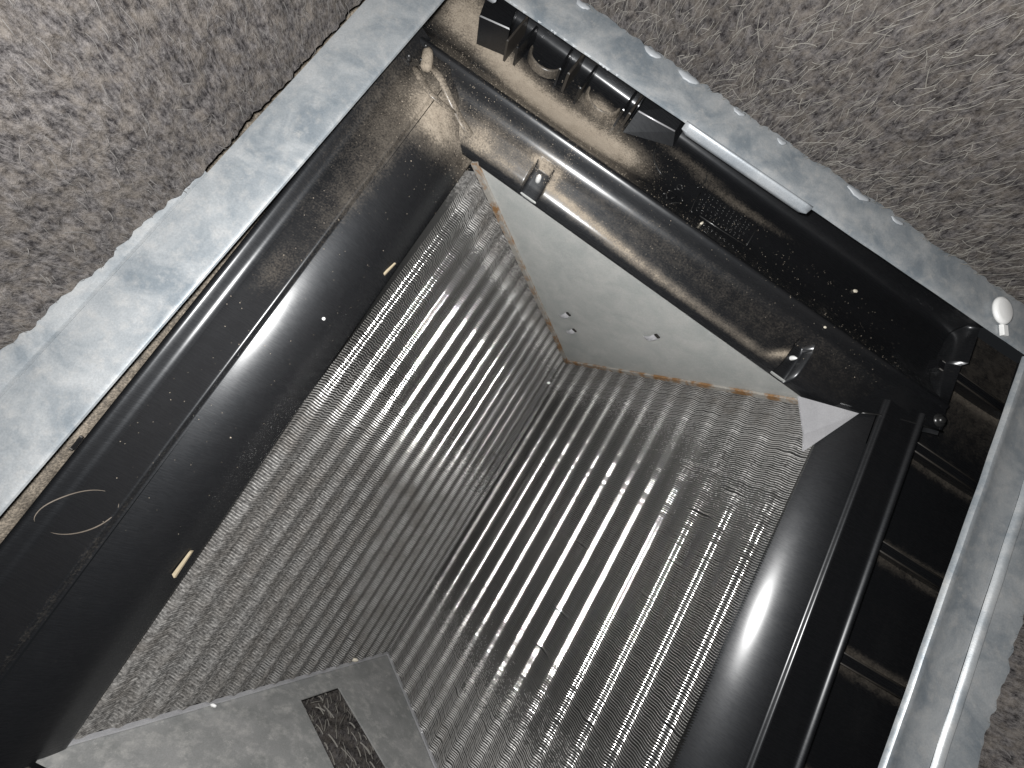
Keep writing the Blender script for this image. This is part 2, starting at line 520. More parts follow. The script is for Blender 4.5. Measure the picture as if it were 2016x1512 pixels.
# ------------------------------------------------------------------ evaporator coil
W, Z1, Z2, Y1, Y2 = 0.1598, -0.0599, -0.3238, 0.1741, -0.2505
coil = tag(empty('evaporator_coil'), 'silver finned evaporator coil forming a deep V between two grey triangular end plates', 'evaporator coil')
SL = math.hypot(W, Z1 - Z2)

def fin_pack(side, lam, s0, amp, lean_deg, seed):
    r = np.random.default_rng(seed)
    sd = np.array([side * W, 0, Z1 - Z2]) / SL
    nrm = np.array([-side * (Z1 - Z2), 0, W]) / SL
    smax = SL * (0.998 if side > 0 else 1.012)
    ns = int(smax / (lam / 14)) + 1
    s = np.linspace(-0.005, smax, ns)
    ph = 2 * np.pi * (s - s0) / lam
    # each ripple: a long gentle rise, then a short rounded step that faces the opening of the V
    fr = ((s - s0) / lam + 0.5) % 1.0
    wst = 0.14 if side > 0 else 0.115
    step_ = np.clip((fr - (0.5 - wst)) / (2 * wst), 0, 1)
    fall = np.clip(s / SL, 0, 1)   # the ripples grow flatter towards the mouth of the V
    rip = amp * (1.05 - (0.44 if side > 0 else 0.12) * fall) * (fr - step_ * step_ * (3 - 2 * step_)) * 1.0 + 0.0002 * np.sin(ph * 2)
    zig = 0.00035 * np.sin(2 * np.pi * s / (lam * 0.5))
    pitch = 0.0018
    ys = np.arange(Y2 + 0.0012, Y1 - 0.0010, pitch)
    nf = len(ys)
    t = 0.00072
    k = t / 2 * math.tan(math.radians(13))
    Y = ys[:, None] + zig[None, :] + r.normal(0, 0.00008, (nf, 1))
    # bent fins: slow random wander along the face
    for q in range(70):
        c = r.integers(0, nf); sc = r.uniform(0.02, smax); wd_ = r.uniform(0.003, 0.012)
        Y[c] += r.normal(0, 0.0006) * np.exp(-((s - sc) / wd_) ** 2)
    Nn = rip[None, :] + r.normal(0, 0.00017, (nf, 1))
    lean = np.radians(lean_deg + r.normal(0, 2.9, (nf, 1)) + 0 * s[None, :])
    # smooth patches where fins lean together
    ph1, ph2 = r.uniform(0, 6, 2)
    lean = lean + np.radians(2.0) * np.sin(s[None, :] * 90 + ys[:, None] * 60 + ph1) * np.sin(ys[:, None] * 130 + ph2)
    tl = np.tan(lean)
    layers = []
    for dy, dn in ((-t / 2, 0.0), (0.0, k), (t / 2, 0.0)):
        P = (sd[None, None, :] * s[None, :, None]) + nrm[None, None, :] * (Nn + dn + dy * tl)[:, :, None]
        P[:, :, 1] += Y + dy
        P[:, :, 2] += Z2
        layers.append(P)
    back = []
    for dy in (-t / 2, t / 2):
        P = (sd[None, None, :] * s[None, :, None]) + nrm[None, None, :] * (Nn * 0 - 0.012)[:, :, None]
        P[:, :, 1] += Y + dy * 0.3
        P[:, :, 2] += Z2
        back.append(P)
    allv = np.stack([layers[0], layers[1], layers[2], layers[0], back[0], layers[2], back[1]], 2)  # nf, ns, 7, 3
    idx = np.arange(nf * ns * 7).reshape(nf, ns, 7)
    quads = []
    for a, b_ in ((0, 1), (1, 2), (4, 3), (5, 6)):
        A = idx[:, :-1, a]; B = idx[:, :-1, b_]; C_ = idx[:, 1:, b_]; D = idx[:, 1:, a]
        q = np.stack([A, B, C_, D], -1).reshape(-1, 4)
        quads.append(q if side > 0 else q[:, ::-1])
    F = np.concatenate(quads)
    # lint: how much dirt sits on each point of the face
    yy = ys[:, None] + 0 * s[None, :]
    ss = s[None, :] + 0 * ys[:, None]
    rel = ss / SL
    dfar = Y1 - yy
    if side < 0:
        lint = 0.03 + 0.90 * np.clip((0.035 - yy) / 0.10, 0, 1) * np.clip(0.55 + rel * 0.5, 0, 1)
        lint += 0.95 * np.exp(-(dfar / 0.027) ** 2) * np.clip(rel * 1.6, 0.25, 1.3)
        lint += 0.25 * np.exp(-(dfar / 0.07) ** 2) * (1 - rel)
    else:
        lint = 0.03 + 0.50 * np.clip((-0.10 - yy) / 0.10, 0, 1)
        lint += 0.65 * np.exp(-(dfar / 0.050) ** 2)
        lint += 0.30 * np.exp(-((yy - 0.09) / 0.05) ** 2) * rel
    lint = np.repeat(lint[:, :, None], 7, 2)
    lint[:, :, 3:] *= 0.9
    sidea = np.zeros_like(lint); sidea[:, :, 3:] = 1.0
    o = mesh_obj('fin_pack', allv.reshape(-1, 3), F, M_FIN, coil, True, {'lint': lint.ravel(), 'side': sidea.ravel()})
    tag(o, kind='stuff')
    # dark box added behind the fins so that the gaps end in darkness
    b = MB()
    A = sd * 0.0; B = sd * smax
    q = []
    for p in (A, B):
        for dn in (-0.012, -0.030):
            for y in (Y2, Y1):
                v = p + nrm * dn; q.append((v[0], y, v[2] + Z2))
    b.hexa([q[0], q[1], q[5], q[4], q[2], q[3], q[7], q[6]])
    b.build('dark_backing', M_GAPSHADE, coil)
    return o

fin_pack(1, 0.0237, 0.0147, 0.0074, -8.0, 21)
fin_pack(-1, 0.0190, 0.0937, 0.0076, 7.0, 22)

def plate_mesh(poly, hole, y, thick, name, mat):
    loops = [[Vector((x, z, 0)) for x, z in poly]]
    if hole: loops.append([Vector((x, z, 0)) for x, z in hole])
    tri = tessellate_polygon(loops)
    flat = [p for l in loops for p in l]
    n = len(flat)
    vs = [(p.x, y, p.y) for p in flat] + [(p.x, y + thick, p.y) for p in flat]
    fs = []
    for a, b_, c in tri:
        fs += [(a, b_, c), (c + n, b_ + n, a + n)]
    o = 0
    for l in loops:
        m = len(l)
        for i in range(m):
            a, b_ = o + i, o + (i + 1) % m
            fs.append((a, b_, b_ + n, a + n))
        o += m
    ob = mesh_obj(name, vs, fs, mat, coil)
    import bmesh
    bm = bmesh.new(); bm.from_mesh(ob.data)
    bmesh.ops.recalc_face_normals(bm, faces=bm.faces)
    bm.to_mesh(ob.data); bm.free()
    return ob

def slab_x(z): return W * (z - Z2) / (Z1 - Z2)
zt = -0.020
far_plate = plate_mesh([(0, Z2 + 0.002), (slab_x(-0.0672), -0.0672), (-slab_x(-0.0480), -0.0480)], None, Y1, 0.0012, 'end_plate', M_PLATE)
slot = [(-0.0593, -0.184), (-0.0348, -0.2235), (0.070, -0.134), (0.0455, -0.0905)]
near_plate = plate_mesh([(0, Z2 + 0.001), (slab_x(-0.0672), -0.0672), (-slab_x(-0.0500), -0.0500)], slot, Y2, 0.0012, 'end_plate', M_PLATE2)
near_plate['label'] = 'triangular end plate with a long cut-out slot'

# lanced tabs pushed out of the far plate
for x, z, sc in ((-0.0411, -0.190, 1.35), (-0.0241, -0.2177, 1.3), (0.0322, -0.124, 1.35)):
    b = MB()
    w, l, d = 0.0026 * sc, 0.0105 * sc, 0.0042
    n = 7
    vs = []
    for i in range(n):
        u = i / (n - 1)
        zz = -l * u
        yy = -d * (math.sin(math.pi * min(1, u * 0.95 + 0.04)) ** 0.6)
        ww = w * (1.0 - 0.25 * u)
        vs += [(-ww, yy * 0.72, zz), (-ww * 0.55, yy, zz), (ww * 0.55, yy, zz), (ww, yy * 0.72, zz),
               (ww * 0.9, yy * 0.55, zz), (-ww * 0.9, yy * 0.55, zz)]
    fs = []
    for i in range(n - 1):
        for j in range(6):
            a, c = i * 6 + j, i * 6 + (j + 1) % 6
            fs.append((a, c, c + 6, a + 6))
    fs += [tuple(range(5, -1, -1)), tuple(range((n - 1) * 6, n * 6))]
    th = math.radians(24)
    R2 = Matrix.Rotation(th, 3, 'Y')
    vs = [tuple(R2 @ Vector(v) + Vector((x, Y1 - 0.0004, z + l * 0.5))) for v in vs]
    b.add(vs, fs)
    lt = b.build('lance_tab', M_BRIGHT, far_plate, False)
    b = MB(); b.box((x + 0.0004, Y1 - 0.0006, z + l * 0.5 + 0.0012), (w * 1.5, 0.0016, 0.0026), R2)
    b.build('lance_shade', M_GAPSHADE, far_plate)  # dark box painted as the shade of the opening behind the tab

# rusted lips where the plates meet the fins
def lip(p, q, y, dirn, mat, wd_=0.0022, out=0.0052, name='edge_lip', parent=far_plate):
    p, q = Vector(p), Vector(q)
    d = (q - p).normalized()
    up = Vector((-d.z, 0, d.x)) * dirn
    n = 40
    vs, fs = [], []
    for i in range(n):
        c = p + (q - p) * (i / (n - 1))
        j = 0.0005 * mnoise.noise((c.x * 300, c.z * 300, 1))
        a = c + up * (out + j)
        vs += [(c.x, y, c.z), (a.x, y, a.z), (a.x, y - wd_, a.z), (c.x, y - wd_ * 1.3, c.z)]
    for i in range(n - 1):
        for k in range(4):
            A, B = i * 4 + k, i * 4 + (k + 1) % 4
            fs.append((A, B, B + 4, A + 4))
    fs += [(3, 2, 1, 0), tuple(range((n - 1) * 4, n * 4))]
    o = mesh_obj(name, vs, fs, mat, parent)
    import bmesh
    bm = bmesh.new(); bm.from_mesh(o.data); bmesh.ops.recalc_face_normals(bm, faces=bm.faces); bm.to_mesh(o.data); bm.free()
    return o
nl = 0.0005
def inward(side, z, o): return (side * (slab_x(z) - o * 0.855), 0, z + o * 0.518)
lip(inward(-1, Z2 + 0.003, nl), inward(-1, -0.0500, nl), Y1 - 0.0002, -1, M_RUST)
lip(inward(1, Z2 + 0.003, nl), inward(1, -0.0690, nl), Y1 - 0.0002, 1, M_RUST)
lip(inward(-1, Z2 + 0.003, nl), inward(-1, -0.055, nl), Y2 + 0.0032, -1, M_BRIGHT, 0.0012, 0.0030, parent=near_plate)
lip(inward(1, Z2 + 0.003, nl), inward(1, -0.055, nl), Y2 + 0.0032, 1, M_BRIGHT, 0.0012, 0.0030, parent=near_plate)

# bright aluminium corner showing between the pan's end and its right rail
b = MB()
tri = [(0.1372, 0.1702, -0.0650), (0.1752, 0.1775, -0.0510), (0.1575, 0.1330, -0.0630), (0.1509, 0.1440, -0.0610)]
b.add(tri + [(x, y, z - 0.0012) for x, y, z in tri], [(0, 3, 2, 1), (4, 5, 6, 7), (0, 1, 5, 4), (1, 2, 6, 5), (2, 3, 7, 6), (3, 0, 4, 7)])
b.build('corner_bracket', M_BRIGHT, coil)

# fibrous board behind the slot of the near plate
bk = MB()
bd = tag(empty('insulation_board'), 'dark fibrous board seen through the slot of the lower end plate', 'insulation')
nu, nv = 60, 50
V = np.zeros((nu, nv, 3))
for i in range(nu):
    for j in range(nv):
        x = -0.12 + 0.26 * i / (nu - 1); z = -0.29 + 0.25 * j / (nv - 1)
        V[i, j] = (x, -0.272 + 0.007 * fbm(x * 60, z * 60, 9, 3), z)
mesh_obj('liner_face', V.reshape(-1, 3), grid_faces(nu, nv, True), M_INS, bd, True)
vs, fs = [], []
for q in range(420):
    x, z = random.uniform(-0.08, 0.07), random.uniform(-0.25, -0.08)
    ln, th, w = random.uniform(.005, .016), random.gauss(1.0, .5), random.uniform(.0002, .0007)
    y = -0.268 + random.uniform(0, 0.006)
    o = len(vs)
    for k in range(4):
        t = k / 3 - .5
        cx, cz = x + math.cos(th) * ln * t, z + math.sin(th) * ln * t
        yy = y + 0.002 * (0.25 - t * t)
        vs += [(cx - math.sin(th) * w, yy, cz + math.cos(th) * w), (cx, yy + w, cz), (cx + math.sin(th) * w, yy, cz - math.cos(th) * w)]
    for k in range(3):
        p = o + k * 3
        fs += [(p, p + 1, p + 4, p + 3), (p + 1, p + 2, p + 5, p + 4)]
tag(mesh_obj('loose_fibres', vs, fs, M_FIBRE, bd), kind='stuff')

# ------------------------------------------------------------------ black drain pan (built in its own tilted frame)
pan = tag(empty('drain_pan', (0, 0, -0.030), (0, 0.063, 0.035)), 'glossy black plastic drain pan framing the coil, dusty in its top corner', 'drain pan')

BLOBS = [  # x, y, rx, ry, angle, weight   (local pan coordinates)
    (-0.214, 0.262, 0.016, 0.018, 0.0, 0.85), (-0.176, 0.247, 0.030, 0.010, -0.20, 0.95), (-0.138, 0.2385, 0.030, 0.010, -0.05, 0.95),
    (-0.105, 0.2385, 0.030, 0.0105, 0.02, 1.15), (-0.074, 0.243, 0.022, 0.0105, 0.10, 0.80), (-0.100, 0.262, 0.013, 0.006, 0.0, 0.9),
    (-0.186, 0.178, 0.015, 0.016, 0.5, 0.85), (-0.158, 0.184, 0.010, 0.014, 0.0, 0.55), (-0.125, 0.192, 0.030, 0.013, 0.0, 0.26),
    (-0.112, 0.197, 0.010, 0.0035, 0.0, 0.8), (-0.100, 0.192, 0.0028, 0.010, 0.0, 0.5), (-0.085, 0.1835, 0.026, 0.0034, -0.05, 0.60), (-0.045, 0.1812, 0.030, 0.0032, -0.05, 0.48), (0.0, 0.1795, 0.030, 0.0030, -0.02, 0.34), (0.045, 0.1788, 0.030, 0.0028, 0, 0.26), (0.085, 0.1788, 0.02, 0.0026, 0, 0.22), (-0.135, 0.1800, 0.012, 0.004, 0, 0.35),
    (-0.208, 0.110, 0.014, 0.060, 0.0, 0.09), (-0.205, 0.036, 0.006, 0.012, 0.0, 0.17), (-0.208, 0.170, 0.013, 0.035, 0.0, 0.22), (-0.196, 0.12, 0.006, 0.06, 0, 0.14),
    (0.030, 0.2640, 0.040, 0.0035, 0.05, 0.26), (-0.02, 0.2690, 0.030, 0.004, 0.0, 0.26), (0.112, 0.185, 0.010, 0.0022, 0.5, 0.75),
    (0.06, 0.196, 0.09, 0.010, 0, 0.05), (-0.04, 0.197, 0.05, 0.011, 0, 0.06), (-0.1945, -0.17, 0.0018, 0.12, 0, 0.06),
]
def dust_at(x, y, h=0.0):
    d = np.zeros_like(np.asarray(x, dtype=float) + np.asarray(y, dtype=float))
    for bx, by, rx, ry, an, w in BLOBS:
        ca, sa = math.cos(an), math.sin(an)
        u = ((x - bx) * ca + (y - by) * sa) / rx
        v = (-(x - bx) * sa + (y - by) * ca) / ry
        d = np.maximum(d, 0) + w * np.exp(-(u * u + v * v) * 0.9) * (1 - 0.55 * np.clip(d, 0, 1))
    return np.clip(d, 0, 1.2)

def resample(P, step):
    P = np.array(P, float)
    # smooth curve through the control points (Catmull-Rom), then even steps
    out = []
    for i in range(len(P) - 1):
        p0, p1, p2, p3 = P[max(i - 1, 0)], P[i], P[i + 1], P[min(i + 2, len(P) - 1)]
        n = max(2, int(np.linalg.norm(p2 - p1) / step))
        for k in range(n):
            t = k / n
            out.append(0.5 * ((2 * p1) + (p2 - p0) * t + (2 * p0 - 5 * p1 + 4 * p2 - p3) * t * t + (3 * p1 - p0 - 3 * p2 + p3) * t ** 3))
    out.append(P[-1])
    return np.array(out)

# --- side rails: rim bead, flat panel, crease, big rounded bulge
bead = [(0.2320, -0.0185), (0.2300, -0.0150), (0.2285, -0.008), (0.2275, -0.0015), (0.2264, 0.0014), (0.2248, 0.0028), (0.2230, 0.0028), (0.2214, 0.0017),
        (0.2200, 0.0003), (0.2186, -0.0010), (0.2170, -0.0018), (0.2150, -0.0021)]
panel = [(0.2150, -0.0021), (0.2060, -0.0024), (0.1970, -0.0022)]
crease = [(0.1970, -0.0022), (0.1956, -0.0022), (0.1948, -0.0026), (0.1943, -0.0034), (0.1939, -0.0043), (0.1933, -0.0049), (0.1925, -0.0052)]
RB = 0.061
arc = []
for k in range(19):
    th = math.radians(24 + (58 - 24) * k / 18)
    arc.append((0.1925 - RB * (math.sin(th) - math.sin(math.radians(24))), -0.0050 - RB * (math.cos(math.radians(24)) - math.cos(th))))
arc += [(arc[-1][0] - 0.0005, arc[-1][1] - 0.0014), (arc[-1][0] - 0.0002, arc[-1][1] - 0.0026), (arc[-1][0] + 0.0012, arc[-1][1] - 0.0036), (arc[-1][0] + 0.010, arc[-1][1] - 0.0030)]

arc_l = [(0.1925 - RB * (math.sin(t_) - math.sin(math.radians(24))), -0.0050 - RB * (math.cos(math.radians(24)) - math.cos(t_))) for t_ in np.radians(np.linspace(24, 67, 22))]
arc_l += [(arc_l[-1][0] - 0.0005, arc_l[-1][1] - 0.0014), (arc_l[-1][0] - 0.0001, arc_l[-1][1] - 0.0026), (arc_l[-1][0] + 0.0014, arc_l[-1][1] - 0.0032)]
def rail(side, prof, y0, y1, name, mat, step=0.004, bend=0.0, dustk=1.0, base=0.0, extra=None):
    prof = np.array(prof)
    ny = int((y1 - y0) / step) + 1
    y = np.linspace(y0, y1, ny)
    u = prof[:, 0][None, :] + 0 * y[:, None]
    h = prof[:, 1][None, :] + 0 * y[:, None]
    yy = y[:, None] + 0 * u
    if bend:
        dy = np.clip(-0.034 - yy, 0, 1)
        dy = np.where(dy < 0.012, dy * dy / 0.024, dy - 0.006)
        h = h - bend * dy * 0.6
        dy2 = np.clip(yy - 0.078, 0, 1)
        dy2 = np.where(dy2 < 0.01, dy2 * dy2 / 0.02, dy2 - 0.005)
        h = h - bend * 0.5 * dy2
    X = side * u
    V = np.stack([X, yy, h], -1)
    d = dust_at(X, yy) * dustk + base
    if extra is not None: d = d + extra(u, yy)
    return mesh_obj(name, V.reshape(-1, 3), grid_faces(ny, len(prof), flip=(side < 0)), mat, pan, True, {'dust': np.clip(d, 0, 1.2).ravel()})

bead_r = [(0.2320, -0.0185), (0.2300, -0.0150), (0.2285, -0.008), (0.2272, -0.0022), (0.2262, -0.0004), (0.2250, 0.0003), (0.2238, 0.0002), (0.2228, -0.0006), (0.2220, -0.0015), (0.2208, -0.0020), (0.2185, -0.0021), (0.2150, -0.0021)]
for side in (-1, 1):
    yb = 0.2125 if side < 0 else 0.176
    yp = 0.213 if side < 0 else 0.190
    rail(side, resample(bead if side < 0 else bead_r, 0.0006), -0.300, yp + 0.005, 'rim_bead', M_PANS, 0.004,
         extra=(lambda u, y: 0.42 * (u > 0.2268)) if side < 0 else None)
    rail(side, np.concatenate([resample(panel, 0.002)[:-1], resample(crease, 0.0004)]), -0.300, yp, 'side_panel', M_PANS, 0.003,
         base=0.0)
    rail(side, np.array(arc_l if side < 0 else arc), -0.300, yb, 'rounded_rail', M_PANS, 0.003, bend=0.028)
    # pocket floor outside the rim, dusty, with ribs across it
    fx = np.linspace(0.2315, 0.315, 40); fy = np.linspace(-0.345, 0.300, 220)
    FX, FY = np.meshgrid(fx, fy)
    if side > 0:
        dd = 0.01 + 0.20 * np.exp(-((FX - 0.236) / 0.006) ** 2) + 0.14 * np.clip((FY - 0.18) / 0.06, 0, 1)
        for ry in (0.247, 0.1745, 0.0925, 0.0095, -0.0740):
            dd += 0.24 * np.exp(-(np.clip(FY - ry - 0.006, 0, 1) / 0.0035) ** 2) * (FY > ry)
            dd += 0.18 * np.exp(-(np.clip(ry - 0.006 - FY, 0, 1) / 0.004) ** 2) * (FY < ry)
    else:
        dd = 0.45 + 0.25 * np.clip((FY - 0.1) / 0.1, 0, 1) + 0 * FX
    FH = -0.0185 + 0.0015 * ((FX - 0.27) / 0.04) ** 2 + (0.011 * np.clip((FX - 0.2315) / 0.004, 0, 1) if side < 0 else 0)
    V = np.stack([side * FX, FY, FH], -1)
    mesh_obj('pocket_floor', V.reshape(-1, 3), grid_faces(220, 40, flip=(side > 0)), M_PAN, pan, True, {'dust': dd.ravel()})
    for ry in ((0.247, 0.1745, 0.0925, 0.0095, -0.0740, -0.157) if side > 0 else (0.17, 0.0745, -0.0945, -0.180)):
        b = MB()
        wy = 0.0042
        hh = -0.0085
        b.hexa([(side * 0.2310, ry - wy, -0.0195), (side * 0.312, ry - wy, -0.0195), (side * 0.312, ry + wy, -0.0195), (side * 0.2310, ry + wy, -0.0195),
                (side * 0.2310, ry - wy * .8, hh), (side * 0.312, ry - wy * .8, hh), (side * 0.312, ry + wy * .8, hh), (side * 0.2310, ry + wy * .8, hh)])
        r_ = b.build('cross_rib', M_PAN, pan)
        b = MB()
        for s_ in (-1, 1):
            b.tube([(side * 0.2335, ry + s_ * wy * 0.86, hh - 0.0004), (side * 0.27, ry + s_ * wy * .86, hh - 0.0003), (side * 0.311, ry + s_ * wy * .86, hh - 0.0004)], 0.00075, 6)
        b.build('rib_edge', M_EDGE, r_, True)
    # outer wall
    b = MB()
    b.hexa([(side * 0.314, -0.345, -0.02), (side * 0.318, -0.345, -0.02), (side * 0.318, 0.30, -0.02), (side * 0.314, 0.30, -0.02),
            (side * 0.314, -0.345, 0.006), (side * 0.318, -0.345, 0.006), (side * 0.318, 0.30, 0.006), (side * 0.314, 0.30, 0.006)])
    b.build('outer_wall', M_PAN, pan)
    # closing face of the rail's far end
    full = bead + panel[1:] + crease[1:] + arc[1:]
    if side > 0:
        vs = [(side * u, 0.1758, h) for u, h in arc] + [(side * u, 0.1758, -0.06) for u, h in arc]
        n = len(arc)
        fs = [(i, i + 1, i + 1 + n, i + n) for i in range(n - 1)]
        mesh_obj('rail_end', vs, fs, M_PAN, pan)

# --- far end: trough, ridge, sloping inner face, rounded lip with two screw notches
fprof = [(0.286, 0.018), (0.2845, 0.006), (0.2835, -0.004), (0.2815, -0.0100), (0.2780, -0.0130), (0.2690, -0.0145), (0.256, -0.0155), (0.243, -0.0160), (0.232, -0.0135), (0.223, -0.0080), (0.2175, -0.0033), (0.2145, -0.0008),
         (0.2125, 0.0), (0.2110, -0.0006), (0.2095, -0.0021), (0.2078, -0.0046), (0.2060, -0.0074), (0.2040, -0.0098), (0.2010, -0.0118), (0.1960, -0.0137), (0.1900, -0.0158), (0.1850, -0.0176), (0.1815, -0.0191), (0.1786, -0.0209), (0.1764, -0.0233), (0.1748, -0.0258), (0.1738, -0.0276), (0.1733, -0.0288), (0.1736, -0.0296), (0.1745, -0.0294)]
FP = resample(fprof, 0.0011)
def end_trough(sign, x0, x1, notches, name):
    xs = list(np.arange(x0, x1 + 1e-6, 0.0025))
    for xc, hw in notches:
        for e in (-hw - 0.0003, -hw + 0.0003, hw - 0.0003, hw + 0.0003, -hw * 0.8, hw * 0.8, -hw * .5, hw * .5): xs.append(xc + e)
    xs = sorted(xs)
    xs = np.array([xs[0]] + [b_ for a_, b_ in zip(xs, xs[1:]) if b_ - a_ > 0.0002])
    V = np.zeros((len(xs), len(FP), 3)); D = np.zeros((len(xs), len(FP)))
    for i, x in enumerate(xs):
        Pq = FP.copy()
        for xc, hw in notches:
            a = abs(x - xc) / hw
            if a < 1.0:
                ytop = 0.1990 - 0.004 * max(0, a - 0.55) ** 2 / 0.2
                # the notch: drop from the face to a recessed floor that runs out at the lip
                m = Pq[:, 0] < ytop
                yy = Pq[m, 0]
                floor = -0.0213 - (ytop - yy) * 0.31
                Pq[m, 1] = np.minimum(Pq[m, 1], floor)
        V[i, :, 0] = x
        if sign > 0: Pq[:, 0] = Pq[:, 0] - 0.035 * x * np.clip((0.196 - FP[:, 0]) / 0.014, 0, 1)
        V[i, :, 1] = sign * Pq[:, 0] if sign > 0 else -0.0785 - Pq[:, 0] - 0.035 * x * np.clip((0.196 - FP[:, 0]) / 0.014, 0, 1)
        V[i, :, 2] = Pq[:, 1]
        d = dust_at(x + 0 * FP[:, 0], FP[:, 0]) if sign > 0 else 0.12 + 0 * Pq[:, 0]
        if sign > 0: d = d + 0.04 * (FP[:, 0] < 0.2055)
        for xc, hw in notches:
            if abs(x - xc) < hw * 0.999: d = d * np.where(Pq[:, 0] < 0.1975, 0.12, 1.0)
        # ridge stays wiped clean
        if sign > 0: d = d * (1 - 0.95 * np.exp(-((FP[:, 0] - 0.2118) / 0.0034) ** 2)) * (1 - 0.9 * np.clip((0.1768 - FP[:, 0]) / 0.0012, 0, 1))
        D[i] = d
    return mesh_obj(name, V.reshape(-1, 3), grid_faces(len(xs), len(FP), flip=(sign < 0)), M_PAN, pan, True, {'dust': D.ravel()})
end_trough(1, -0.232, 0.236, [(-0.1105, 0.0070), (0.1235, 0.0072)], 'end_trough')
end_trough(-1, -0.232, 0.236, [], 'end_trough')

# end caps of the far trough: curved walls with a dusty rim
for side, xw in ((-1, 0.2325), (1, 0.2360)):
    prof = [(p[0], p[1]) for p in FP if p[0] > 0.187]
    n = len(prof)
    vs, fs = [], []
    for k in range(5):
        t = k / 4
        for y, h in prof:
            top = max(h, -0.001 + (0.004 if y > 0.25 else 0))
            vs.append((side * (xw + 0.006 * t * t), y, h + (top - h) * (t ** 0.6) - 0.0004))
    for k in range(4):
        for i in range(n - 1):
            a = k * n + i
            fs.append((a, a + 1, a + 1 + n, a + n))
    o = mesh_obj('trough_end', vs, fs, M_PAN, pan, True, {'dust': np.full(len(vs), 0.02)})
# flared black apron closing the right end of the sloping face
b = MB()
b.add([(0.166, 0.1845, -0.047), (0.181, 0.1715, -0.0075), (0.196, 0.1780, -0.004), (0.244, 0.1925, -0.0015), (0.245, 0.203, -0.001), (0.236, 0.2125, -0.002), (0.205, 0.2095, -0.004), (0.185, 0.196, -0.020)],
      [(0, 1, 7), (1, 2, 7), (2, 6, 7), (2, 3, 6), (3, 4, 5), (3, 5, 6)])
b.build('corner_apron', M_PANS, pan, True)
b = MB(); b.tube([(0.1815, 0.1712, -0.007), (0.1885, 0.1742, -0.0052), (0.1965, 0.1778, -0.0036), (0.222, 0.1858, -0.0022), (0.2445, 0.1922, -0.0012)], 0.0007, 6)
b.build('apron_edge', M_MARK, pan, True)

def disc(mb, c, r, h, n=14, dome=0.3):
    vs = [(c[0] + r * math.cos(2 * math.pi * k / n), c[1] + r * math.sin(2 * math.pi * k / n), c[2]) for k in range(n)]
    vs += [(c[0] + r * .92 * math.cos(2 * math.pi * k / n), c[1] + r * .92 * math.sin(2 * math.pi * k / n), c[2] + h) for k in range(n)]
    vs += [(c[0] + r * .5 * math.cos(2 * math.pi * k / n), c[1] + r * .5 * math.sin(2 * math.pi * k / n), c[2] + h * (1 + dome)) for k in range(n)]
    fs = []
    for k in range(n):
        q = (k + 1) % n
        fs += [(k, q, q + n, k + n), (k + n, q + n, q + 2 * n, k + 2 * n)]
    fs.append(tuple(range(2 * n, 3 * n)))
    mb.add(vs, fs)

b = MB(); disc(b, (0.2390, 0.1985, -0.0015), 0.0052, 0.0016)
sb = b.build('screw_boss', M_MARK, pan, True)
b = MB(); disc(b, (0.2385, 0.1985, 0.0002), 0.0030, 0.0016, 10)
b.build('screw_head', M_MARK, sb, True)

# white screw tips standing in the two notches
for x, y, h in ((-0.1110, 0.1925, -0.0240), (0.1255, 0.1890, -0.0270)):
    b = MB()
    b.tube([(x, y, h - 0.006), (x, y - 0.0008, h + 0.002), (x, y - 0.0012, h + 0.0050), (x, y - 0.0022, h + 0.0082)], [0.0020, 0.0020, 0.0018, 0.0004], 10)
    b.build('screw_tip', M_WHITE, pan, True)

# diagonal ribs, lug and studs in the dusty corner
def poly_rib(pts, r, name='corner_rib', mat=M_PAN, dust=0.5):
    b = MB(); b.tube(pts, r, 10, True, 0.85 if name == 'locating_lug' else 0.45)
    return mesh_obj(name, b.v, b.f, mat, pan, True, {'dust': np.full(len(b.v), dust)})
def far_h(y):
    return float(np.interp(y, FP[::-1, 0], FP[::-1, 1]))
for x, y, h, r in ((-0.2125, 0.2075, 0.0030, 0.0013), (-0.2175, 0.1955, 0.0016, 0.0017), (-0.2105, 0.1985, 0.0012, 0.0011)):
    b = MB(); b.tube([(x, y, h - 0.004), (x, y, h), (x, y, h + r * .6)], [r, r, r * .4], 8)
    b.build('stud', M_MARK, pan, True)

# moulded clip features along the outer side of the trough
def pbox(name, c, sz, rz=0.0, ry=0.0, mat=M_PANS, bev=0.0006):
    b = MB()
    b.box(c, sz, Matrix.Rotation(rz, 3, 'Z') @ Matrix.Rotation(ry, 3, 'Y'), bev)
    return b.build(name, mat, pan)
pbox('clip_block', (-0.190, 0.263, -0.006), (0.021, 0.026, 0.020), 0.25, 0.0)
pbox('clip_rib', (-0.1745, 0.262, -0.008), (0.0016, 0.026, 0.016), -0.05, 0, M_EDGE)
pbox('clip_rib', (-0.1665, 0.262, -0.008), (0.0016, 0.024, 0.014), -0.10, 0, M_PANS)
pbox('clip_rib', (-0.1370, 0.266, -0.008), (0.0016, 0.020, 0.014), 0.05, 0, M_PANS)
pbox('clip_rib', (-0.1290, 0.266, -0.007), (0.0020, 0.022, 0.016), -0.06, 0, M_EDGE)
pbox('clip_rib', (-0.1175, 0.265, -0.008), (0.0016, 0.024, 0.014), -0.05, 0, M_PANS)
pbox('clip_rib', (-0.0845, 0.268, -0.007), (0.0016, 0.022, 0.016), -0.05, 0, M_PANS)
pbox('clip_rib', (-0.0795, 0.268, -0.007), (0.0020, 0.022, 0.017), -0.05, 0, M_EDGE)
